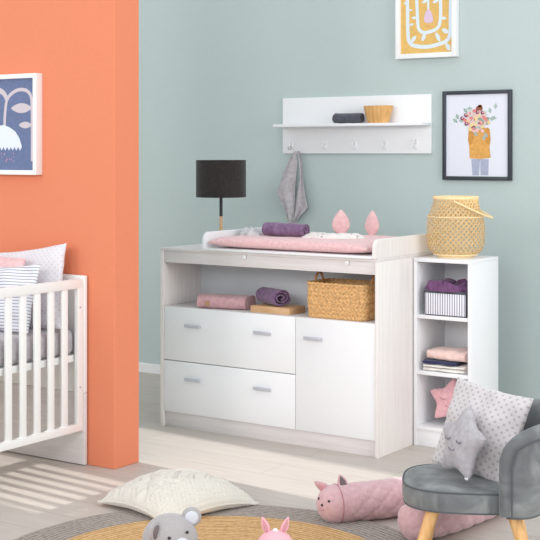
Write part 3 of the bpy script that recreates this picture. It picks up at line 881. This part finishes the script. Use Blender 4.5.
# ------------------------------------------------------------------ crib
KX, KW, KY0, KY1 = -4.08, .72, 3.05, 4.475
cr = thing('crib', 'white wooden baby crib with slatted sides against the orange wall', 'crib', (KX-KW/2, (KY0+KY1)/2, 0))
kx, ky = KX-KW/2, (KY0+KY1)/2
def kp(name, x0, x1, y0, y1, z0, z1, m=m_whiteb, parent=None, bev=.002, label=None):
    return obj(name, B(x0-kx, x1-kx, y0-ky, y1-ky, z0, z1, bev=bev), m, parent or cr, label=label)
for (a, b) in ((KY1-.02, KY1), (KY0, KY0+.02)):
    kp('end_panel', KX-KW, KX+.006, a, b, .34, .887)
    kp('lower_end_panel', KX-KW, KX+.006, a, b, 0.004, .3385, m_elm_h, label='pale wood-grain lower part of the crib end')
for xs, nm in ((KX-.022, 'near'), (KX-KW+.004, 'far')):
    bm = B(xs-kx, xs+.022-kx, KY0+.02-ky, KY1-.022-ky, .830, .874, bev=.003)
    sr = obj('side_rail', bm, m_whiteb, cr)
    kp('lower_rail', xs, xs+.022, KY0+.02, KY1-.022, .166, .202, parent=sr)
    for y in (KY0+.02, KY1-.022-.036): kp('rail_post', xs, xs+.022, y, y+.036, .200, .832, parent=sr)
    y = 4.3375
    while y > KY0+.1:
        kp('slat', xs+.005, xs+.017, y-.0195, y+.0195, .200, .832, parent=sr, bev=.003); y -= .0882
    if nm == 'near':
        for z in (.742, .37):
            bm = bmesh.new(); tube(bm, [(KX-kx-.001, KY1-.042-ky, z), (KX-kx+.0015, KY1-.042-ky, z)], .0055, 14); obj('bolt_cap', bm, m_handle, sr)
kp('bed_base', KX-KW+.03, KX-.028, KY0+.03, KY1-.03, .488, .520, label='white slatted mattress base frame')
mt = thing('mattress', 'mattress under a grey fitted sheet inside the crib', 'mattress', (kx, ky, .521))
def mattress_bm(w, l_, h, r=.03):
    bm = B(-w/2, w/2, -l_/2, l_/2, 0, h, bev=r, seg=5)
    bmesh.ops.subdivide_edges(bm, edges=bm.edges[:], cuts=3, use_grid_fill=True)
    for v in bm.verts:
        nz = noise.noise(v.co*9)*.006; v.co += Vector((nz*.6, nz*.6, nz if v.co.z > .03 else 0))
    return bm
obj('fitted_sheet', mattress_bm(KW-.07, KY1-KY0-.075, .118), m_sheet, mt)
def cushion(name, W, H, T, m, origin, xax, up, label, cat='pillow', seed=0, piping=None, **k):
    bm = pillow(W, H, T, seed=seed, **k)
    o = obj(name, bm, m); o.matrix_world = frame_mat(origin, xax, up)
    return tag(o, label, cat)
cushion('pillow', .54, .40, .10, m_dotwhite, (-4.385, 4.36, .812), (1, .02, .13), (0, .22, 1), 'large pale grey dotted pillow leaning on the crib head end', seed=4)
cushion('pillow', .30, .22, .06, m_pink, (-4.45, 4.275, .87), (1, -.06, -.04), (0, .3, 1), 'small pink pillow between the dotted and striped crib pillows', seed=6)
cushion('pillow', .46, .32, .085, m_stripepillow, (-4.365, 4.215, .785), (1, -.10, .07), (0, .30, 1), 'white pillow with thin slate stripes behind the crib slats', seed=9)

# ------------------------------------------------------------------ rug
RX, RY, RR, RI = -2.67, 3.572, .834, .66
rg = thing('round_rug', 'round jute rug with natural centre and grey braided border', 'rug', (RX, RY, 0))
def disc(r0, r1, h, seg=128):
    bm = bmesh.new(); nr = 40; rows = []
    for j in range(nr+1):
        r = r0+(r1-r0)*j/nr
        rows.append([((r+.002*noise.noise(Vector((math.cos(a)*5, math.sin(a)*5, 1)))*(j == nr))*math.cos(a), r*math.sin(a), h-.0015*abs(math.sin(j*PI/2))) for a in [2*PI*k/seg for k in range(seg)]])
    rows.append([(r1*math.cos(a), r1*math.sin(a), .0005) for a in [2*PI*k/seg for k in range(seg)]])
    V = grid(bm, rows, closev=True)
    if r0 < .01: bmesh.ops.remove_doubles(bm, verts=bm.verts, dist=.0001)
    return bm
obj('rug_centre', disc(.001, RI, .011), m_jute, rg, label='natural light brown jute centre')
obj('rug_border', disc(RI, RR, .011), m_jutegrey, rg, label='grey braided border')

# ------------------------------------------------------------------ knitted pillow
def knit():
    W = .47; bm = pillow(W, W, .122, n=190, pinch=.035, wr=.003, seed=2, power=.40)
    for v in bm.verts:
        u, w = v.co.x/(W/2), v.co.z/(W/2)
        e = max(0, min(1, (1-max(abs(u), abs(w)))*8))
        a, b = (u+w)/2, (u-w)/2
        if u > .30:                      # moss stitch end
            h = .0055*abs(math.sin(u*41))**.8*(.35+.65*abs(math.sin(w*36+(math.floor(u*41/PI) % 2)*PI/2)))
        else:
            loc = ((a+1)*3.0) % 1-.5; band = int(math.floor((a+1)*3.0)); h = 0
            if band % 2 == 0:            # twisted cable between two ribs
                ph = .21*math.sin(b*15)
                for s_ in (-1, 1): h = max(h, .009*math.exp(-((loc-s_*ph)/.10)**2)*(1 if s_*math.cos(b*15) > 0 else .75))
                h = max(h, .006*math.exp(-((abs(loc)-.43)/.045)**2))
            else:                        # lace diamonds
                h = .0065*max(abs(math.sin((loc*3.0+b*9))), abs(math.sin((loc*3.0-b*9))))**6
                if abs(loc) < .08: h = .007
        r = math.hypot(u+.1, w-.15)
        if abs(r-.50) < .04 and u <= .30: h = max(h, .010*(1-(abs(r-.50)/.04)**2))
        if v.co.y < 0: v.co.y -= h*e*1.25
        v.co.y += .052*((u*u+w*w)/2)**1.3      # corners droop to the floor
        v.co.y = min(v.co.y, .0490)
    return bm
kt = thing('knitted_pillow', 'cream knitted pillow lying on the floor and rug edge', 'pillow')
ang = math.atan2(4.342-3.993, -3.01+3.577)-PI/4
M4 = Matrix.Translation((-3.29, 4.165, .0620)) @ Matrix.Rotation(ang, 4, 'Z') @ Matrix.Rotation(-PI/2, 4, 'X')
kt.matrix_world = M4
obj('knitted_cover', knit(), m_knit, kt)
bm = bmesh.new(); ring = []
for k in range(4):
    a0 = [(-1, -1), (1, -1), (1, 1), (-1, 1)]
    p, q = Vector(a0[k]), Vector(a0[(k+1) % 4])
    for i in range(24):
        f_ = i/24; c_ = p.lerp(q, f_); s_ = math.sin(f_*PI)**2*0+ (1-(2*f_-1)**2)
        c_ = c_*(1-.035*s_ *1.0); ring.append((c_.x*.235, min(.046, .052*((c_.x**2+c_.y**2)/2)**1.3), c_.y*.235))
tube(bm, ring, .005, 8, closed=True); obj('seam_cord', bm, m_knit, kt)

# ------------------------------------------------------------------ koala / bear plush
def plush_bear():
    o = thing('plush_bear', 'grey plush bear with round ears sitting on the rug by the knitted pillow', 'soft toy', (-2.70, 3.375, .0115), math.radians(34.2+8))
    # local: -y faces the camera, x to the right
    bm = bmesh.new(); ball(bm, (0, 0, .148), .094, 1.0, .92, .93, 36, 24); 
    hd = obj('head', bm, m_plushgrey, o)
    bm = bmesh.new(); lathe(bm, [(0, 0), (.05, .004), (.066, .03), (.064, .06), (.045, .09), (0, .1)], 28, sy=.85); obj('body', bm, m_plushgrey, o)
    for sx in (-1, 1):
        bm = bmesh.new(); ball(bm, (0, 0, 0), .034, 1, .34, 1, 24, 14)
        e = obj('ear', bm, m_plushgrey, hd)
        e.location = (sx*.072, .0 if sx > 0 else .01, .222 if sx > 0 else .195); e.rotation_euler = (0, 0, 0 if sx > 0 else 0)
        bm = bmesh.new(); ball(bm, (0, -.009, -.001), .023, 1, .28, 1, 20, 12)
        obj('ear_lining', bm, m_plushpale if sx > 0 else m_plushdark, e)
        if sx < 0:
            e.rotation_euler = (math.radians(0), math.radians(38), math.radians(58)); e.location = (-.056, -.055, .194)
        bm = bmesh.new(); ball(bm, ((.053, -.066, .190) if sx > 0 else (-.008, -.083, .178)), .0055, 1, .7, 1, 12, 8); obj('eye', bm, m_eye, hd)
        bm = bmesh.new(); tube(bm, catmull([(sx*.05, -.01, .085), (sx*.095, -.04, .09), (sx*.108, -.06, .125), (sx*.106, -.064, .150)], 5), [.022]*6+[.024]*5+[.023]*4+[.014], 14); obj('arm', bm, m_plushgrey, o)
        bm = bmesh.new(); tube(bm, catmull([(sx*.035, -.02, .03), (sx*.055, -.09, .028), (sx*.06, -.13, .036)], 6), [.027]*6+[.028]*5+[.026, .018], 14); obj('leg', bm, m_plushgrey, o)
    bm = bmesh.new(); ball(bm, (.030, -.074, .152), .028, 1.15, .62, .82, 24, 14); mz = obj('muzzle', bm, m_plushpale, hd)
    bm = bmesh.new(); ball(bm, (.030, -.091, .163), .009, 1.2, .7, .9, 14, 10); obj('nose', bm, m_eye, mz)
plush_bear()
def plush_bunny():
    o = thing('plush_bunny', 'small pink plush bunny with upright ears sitting on the rug', 'soft toy', (-2.425, 3.60, .0115), math.radians(34.2))
    bm = bmesh.new(); ball(bm, (0, 0, .108), .064, 1.02, .92, .98, 32, 22); hd = obj('head', bm, m_plushpink, o)
    bm = bmesh.new(); lathe(bm, [(0, 0), (.036, .003), (.048, .022), (.044, .05), (0, .07)], 24, sy=.85); obj('body', bm, m_plushpink, o)
    bm = bmesh.new(); ball(bm, (0.0, -.004, .172), .0085, 1.1, 1, .7, 14, 10); obj('tuft', bm, m_plushwhite, hd)
    for sx in (-1, 1):
        bm = ear_bm(.026, .062, .013); e = obj('ear', bm, m_plushpink, hd)
        e.location = (sx*.024, .004, .158); e.rotation_euler = (0, math.radians(sx*20), 0)
        bm = ear_bm(.014, .046, .005); k = obj('ear_lining', bm, m_plushrose, e); k.location = (0, -.0062, .006)
        bm = bmesh.new(); ball(bm, (sx*.028+.002, -.047, .138), .0055, 1, .6, 1.2, 12, 8); obj('eye', bm, m_eye, hd)
        bm = bmesh.new(); tube(bm, catmull([(sx*.035, -.004, .055), (sx*.06, -.01, .075), (sx*.082, -.012, .112)], 6), [.014]*6+[.015]*5+[.013, .008], 12); obj('arm', bm, m_plushwhite, o, label='white arm')
        bm = bmesh.new(); tube(bm, catmull([(sx*.025, -.01, .02), (sx*.04, -.06, .018), (sx*.045, -.085, .024)], 6), [.017]*6+[.018]*5+[.016, .010], 12); obj('leg', bm, m_plushwhite, o, label='white leg')
    bm = bmesh.new(); ball(bm, (0, -.056, .112), .014, 1.3, .6, .9, 16, 10); mz = obj('muzzle', bm, m_plushwhite, hd)
    bm = bmesh.new(); ball(bm, (0, -.067, .117), .0045, 1.2, .7, .9, 10, 8); obj('nose', bm, m_plushrose, mz)
plush_bunny()

# ------------------------------------------------------------------ long bunny bolster
def bolster():
    r = .075
    o = thing('bunny_bolster', 'long dusty pink quilted bolster snake with a bunny face curling behind the armchair', 'bolster', (-2.60, 4.34, 0))
    base = Vector((-2.60, 4.34, 0))
    P = [(-2.628, 4.325), (-2.515, 4.485), (-2.41, 4.65), (-2.365, 4.80), (-2.31, 4.90), (-2.235, 4.925), (-2.175, 4.86), (-2.165, 4.74), (-2.18, 4.60), (-2.205, 4.44), (-2.255, 4.29)]
    pts = catmull([(a, b, r+.001) for a, b in P], 24)
    # round ends
    n = len(pts); L = [0]
    for i in range(1, n): L.append(L[-1]+(pts[i]-pts[i-1]).length)
    dd = (pts[0]-pts[1]).normalized(); de = (pts[-1]-pts[-2]).normalized()
    head = [(pts[0]+dd*r*math.sin(a), r*math.cos(a)) for a in [PI/2*.985*(1-k/9) for k in range(9)]]
    tail = [(pts[-1]+de*r*.8*math.sin(a), r*math.cos(a)) for a in [PI/2*.985*(k+1)/9 for k in range(9)]]
    allp = [h[0] for h in head]+pts+[t_[0] for t_ in tail]; rad = [h[1] for h in head]+[r]*n+[t_[1] for t_ in tail]
    bm = bmesh.new(); seg = 64
    tube(bm, [p-base for p in allp], rad, seg)
    # quilting: diamond puffs along the tube
    s = 0; prev = None
    cen = [p-base for p in allp]; acc = [0]
    for i in range(1, len(cen)): acc.append(acc[-1]+(cen[i]-cen[i-1]).length)
    for i, v in enumerate(bm.verts):
        ri, k = divmod(i, seg)
        if ri >= len(cen): break
        u = acc[ri]/.040; w = k/seg*12
        q = abs(math.sin(PI*(u+w)/2))**.5*abs(math.sin(PI*(u-w)/2))**.5
        fade = min(1, max(0, (acc[ri]-.11)/.03))
        dv = (v.co-cen[ri])
        s1 = abs(math.sin(PI*(u+w)/2)); s2 = abs(math.sin(PI*(u-w)/2))
        v.co = cen[ri]+dv*(1-.055*fade*max(math.exp(-(s1/.22)**2), math.exp(-(s2/.22)**2))+.02*fade*s1*s2+.008*noise.noise(v.co*14))
    bm.verts.ensure_lookup_table()
    body = obj('quilted_body', bm, m_bolster, o)
    bm = bmesh.new()
    # seam ring behind the face
    c0 = pts[1]-base; t_ = (pts[2]-pts[0]).normalized(); sd = t_.cross(Vector((0, 0, 1))).normalized()
    tube(bm, [c0+(sd*math.cos(a)+Vector((0, 0, 1))*math.sin(a))*(r+.001) for a in [2*PI*k/40 for k in range(40)]], .0016, 6, closed=True)
    obj('face_seam', bm, m_seampink, body)
    # facing: the face looks along dd, towards camera-left
    up = Vector((0, 0, 1))
    cr_ = Vector((CS, SN, 0))
    for sx, lean in ((-1, -.85), (1, -.30)):
        bm = ear_bm(.040 if sx < 0 else .044, .075 if sx < 0 else .062, .013); e = obj('ear', bm, m_bolster, o)
        pos = pts[0]-base+up*r*(.62 if sx < 0 else .74)+cr_*(-.040 if sx < 0 else .018)+t_*.02
        zax = (up*(.55 if sx < 0 else .85)+cr_*lean).normalized()
        yax = (dd*-.6+cr_*(-.2 if sx < 0 else -.9)+Vector((-SN, CS, 0))*.5); yax = (yax-zax*yax.dot(zax)).normalized(); xax = yax.cross(zax)
        m = Matrix((xax, yax, zax)).transposed().to_4x4(); m.translation = pos
        e.matrix_basis = m
        bm = ear_bm(.026, .052, .006); k = obj('ear_lining', bm, m_plushdark if sx > 0 else m_plushrose, e); k.location = (0, -.0055, .004)
    # face features on the rounded end
    cface = pts[0]-base
    fd = (dd+Vector((SN, -CS, 0))*.55).normalized(); fs = fd.cross(up).normalized()*-1
    def on_face(a, b, rr=r*1.0): return cface+(fd+fs*a+up*b).normalized()*rr
    for sx in (-1, 1):
        bm = bmesh.new(); ball(bm, on_face(sx*.42, .42), .0052, u=12, v=8); obj('eye', bm, m_eye, o)
    bm = bmesh.new(); ball(bm, on_face(0, .12), .0055, u=12, v=8); obj('nose', bm, m_eye, o)
    bm = bmesh.new(); tube(bm, [on_face(.14*math.cos(a), -.05+.1*math.sin(a)) for a in [PI+PI*k/8 for k in range(9)]], .0013, 6); obj('mouth', bm, m_seampink, o)
bolster()

# ------------------------------------------------------------------ armchair
CA = math.radians(25)
ch = thing('armchair', 'small grey velvet armchair with curved back and wooden legs', 'armchair', (-1.9905, 4.177, 0), CA)
SZ, SB = .300, .226
HWD = .205
def seat_outline(s=1.0, n=72):
    pts = []
    for i in range(n):
        a = 2*PI*i/n; ex = 2.0/2.9
        x = math.copysign(abs(math.cos(a))**ex, math.cos(a)); y = math.copysign(abs(math.sin(a))**ex, math.sin(a))
        if x < 0: pts.append((x*.225*s, y*HWD*s))
        else: pts.append((x*.215*s, y*HWD*s))
    return pts
bm = bmesh.new(); rows = []
for z, s in ((SB, .955), (SB+.004, .985), (SB+.025, 1.012), (SB+.05, 1.012), (SZ-.010, 1.0), (SZ-.002, .985), (SZ+.004, .9), (SZ+.009, .7), (SZ+.011, .4), (SZ+.012, .02)):
    rows.append([(x, y, z) for x, y in seat_outline(s)])
V = grid(bm, rows, closev=True); bm.faces.new(V[0][::-1]); bm.faces.new(V[-1])
st_ = obj('seat', bm, m_velvet, ch)
for z, s in ((SZ-.003, .998), (SB+.002, .985)):
    bm = bmesh.new(); tube(bm, [(x, y, z) for x, y in seat_outline(s)], .0032, 8, closed=True); obj('piping', bm, m_piping, st_)
# curved shell
XA = .135
def shell_path(off):
    """plan curve from the near arm end round the back to the far arm end"""
    hw = HWD+.010+off; rx = .105+off; ex = 2.0/2.5
    a = [(XA+.03*i/4, -hw) for i in range(4)]
    b = [(XA+.03+rx*abs(math.sin(t))**ex, -hw*math.copysign(abs(math.cos(t))**ex, math.cos(t))) for t in [PI*i/56 for i in range(57)]]
    c = [(XA+.03-.03*i/4, hw) for i in range(1, 5)]
    return a+b+c
def arc_len(P):
    L = [0]
    for i in range(1, len(P)): L.append(L[-1]+math.hypot(P[i][0]-P[i-1][0], P[i][1]-P[i-1][1]))
    return L
Pin, Pout, Pmid = shell_path(-.018), shell_path(.020), shell_path(0)
Lm = arc_len(Pmid); tot = Lm[-1]
def rim_z(l):
    l = min(l, tot-l); r = .075
    base = .492+.085*math.sin(min(1, l/(tot/2))*PI/2)
    if l < r: return base-r+math.sqrt(max(0, r*r-(r-l)**2))
    return base
def flare(p, z):
    f = max(0, (z-SB))/.33; k = min(1, max(0, (p[0]-XA)/.1))
    return (p[0]+.07*f*k, p[1]*(1+.07*f))
bm = bmesh.new(); rows = []; nz = 14
for i in range(len(Pmid)):
    zt_ = rim_z(Lm[i]); row = []; zb0 = SB-.002
    for k in range(nz+1):
        z = zb0+(zt_-zb0)*k/nz; rb = 1 if z > SB+.05 else 1-.07*(1-(z-zb0)/.052)**2
        p = Pout[i]; q = flare((XA+(p[0]-XA)*(2*rb-1), p[1]*rb), z); row.append((q[0], q[1], z))
    for k in range(nz, -1, -1):
        z = SZ-.03+(zt_-SZ+.03)*k/nz; q = flare(Pin[i], z); row.append((q[0], q[1], z))
    rows.append(row)
V = grid(bm, rows, closev=True); bm.faces.new(V[0]); bm.faces.new(V[-1][::-1])
back = obj('backrest', bm, m_velvet, ch)
# padded roll along the front edges and the rim
pts = []; nzz = 12
for i in range(nzz):
    z = SB+.006+(rim_z(0)-SB-.006)*i/nzz; q = flare(Pmid[0], z); pts.append((q[0]-.002, q[1], z))
for i in range(len(Pmid)):
    q = flare(Pmid[i], rim_z(Lm[i])); pts.append((q[0]-.002*(i == 0), q[1], rim_z(Lm[i])))
for i in range(nzz):
    z = rim_z(0)-(rim_z(0)-SB-.006)*(i+1)/nzz; q = flare(Pmid[-1], z); pts.append((q[0]-.002, q[1], z))
bm = bmesh.new(); tube(bm, pts, .0225, 16, up0=(0, 1, 0)); obj('padded_rim', bm, m_velvet, back)
for off, name in ((.003, 'piping'),):
    bm = bmesh.new(); pp = []
    for i in range(nzz):
        z = SB+(rim_z(0)-SB)*i/nzz; q = flare(Pout[0], z); pp.append((q[0]+.018, q[1]-off, z))
    for i in range(len(Pout)):
        if Lm[i] < .022 or Lm[i] > tot-.022: continue
        zz = rim_z(Lm[i])-.020; q = flare(Pout[i], zz); nrm = Vector((q[0]-XA, q[1], 0)).normalized()*off
        pp.append((q[0]+nrm.x, q[1]+nrm.y, zz))
    for i in range(nzz):
        z = rim_z(0)-(rim_z(0)-SB)*(i+1)/nzz; q = flare(Pout[-1], z); pp.append((q[0]+.018, q[1]+off, z))
    tube(bm, pp, .0028, 8); obj(name, bm, m_piping, back)
bm = bmesh.new(); pp = [flare((XA+(p[0]-XA)*.86, p[1]*.935), SB) for p in Pout]
tube(bm, [(x, y, SB-.002) for x, y in pp], .0035, 8); obj('piping', bm, m_piping, back)
obj('side_label', B(XA-.022, XA-.012, -HWD-.0055, -HWD+.001, SB+.022, SB+.046, bev=.0004), m_boxdark, ch, label='tiny grey fabric label')
for (x, y, dx, dy) in ((-.11, -.14, -.080, -.03), (-.11, .14, -.035, .02), (.16, -.135, .06, -.03), (.16, .135, .06, .03)):
    bm = bmesh.new(); tube(bm, [(x+dx, y+dy, 0), (x+dx*.5, y+dy*.5, SB*.5), (x, y, SB+.002)], [.0125, .0185, .0245], 20); obj('leg', bm, m_beech, ch, label='tapered light wood leg')

# cushions on the armchair
rt = Vector((CS, SN, 0)); bkv = Vector((-SN, CS, 0))
def seen(lat, dep, z): return rt*lat+bkv*dep+Vector((0, 0, z))
cushion('cushion', .325, .325, .105, m_dotgrey, seen(.760, 4.60, .462), rt*.72-bkv*.68+Vector((0, 0, -.12)), rt*.34+bkv*.16+Vector((0, 0, .93)), 'pale grey cushion with raised dots leaning on the armchair back', 'cushion', seed=14, pinch=.06)
M4 = frame_mat(seen(.676, 4.50, .440), rt*.42-bkv*.88+Vector((0, 0, -.02)), rt*.20+bkv*.12+Vector((0, 0, 1)))
sg = star_cushion(.150, .085, .085, m_stargrey, m_seam, M4, 'grey star-shaped cushion with a sleeping face on the armchair seat')
o = obj('woven_tag', B(.060, .078, -.006, -.004, -.112, -.088, bev=.0003), m_label, sg, label='small white tag')

# ------------------------------------------------------------------ light
sun = bpy.data.lights.new('sun', 'SUN'); so = bpy.data.objects.new('sun', sun); C.objects.link(so)
sun.energy = 4.8; sun.angle = math.radians(1.0); sun.color = (1, .97, .93)
el, az = math.radians(22), math.radians(-4.5)
dv = Vector((math.cos(el)*math.cos(az), math.cos(el)*math.sin(az), -math.sin(el)))
so.rotation_euler = dv.to_track_quat('-Z', 'Y').to_euler(); so.location = (-9, 4, 3)
def area(name, loc, target, size, power, col=(1, 1, 1)):
    l = bpy.data.lights.new(name, 'AREA'); l.shape = 'RECTANGLE'; l.size = size[0]; l.size_y = size[1]; l.energy = power; l.color = col
    o = bpy.data.objects.new(name, l); C.objects.link(o); o.location = loc
    o.rotation_euler = (Vector(target)-Vector(loc)).to_track_quat('-Z', 'Y').to_euler()
area('front_left_fill_light', (-4.4, -2.6, 3.0), (-3.4, 5.8, 1.0), (1.6, 1.6), 88, (1, .98, .96))  # added soft fill from behind the camera, no real window there
area('camera_side_fill_light', (-.9, -2.6, 2.9), (-3.6, 5.5, .8), (2.0, 1.4), 98, (1, .99, .98))  # added frontal fill to even out dresser and niche, no ceiling lamp exists
area('right_fill_light', (1.4, 4.2, 2.2), (-3.4, 5.0, .8), (2.0, 2.0), 70, (1, .98, .96))  # added fill to brighten the faces turned right, no window on this side
w = bpy.data.worlds.new('world'); bpy.context.scene.world = w; w.use_nodes = True
w.node_tree.nodes['Background'].inputs[0].default_value = (.92, .975, 1.02, 1)
w.node_tree.nodes['Background'].inputs[1].default_value = 1.12

# ------------------------------------------------------------------ camera
cam = bpy.data.cameras.new('camera'); co = bpy.data.objects.new('camera', cam); C.objects.link(co)
cam.sensor_width = 36; cam.lens = F_/540*36; cam.shift_y = -(270-HZ)/540
co.location = (0, 0, CH); co.rotation_euler = (PI/2, 0, TH)
cam.clip_start = .05
sc = bpy.context.scene; sc.camera = co
sc.view_settings.view_transform = 'Standard'; sc.view_settings.look = 'None'
sc.view_settings.exposure = 0.0; sc.view_settings.gamma = 1.0; sc.view_settings.use_curve_mapping = False
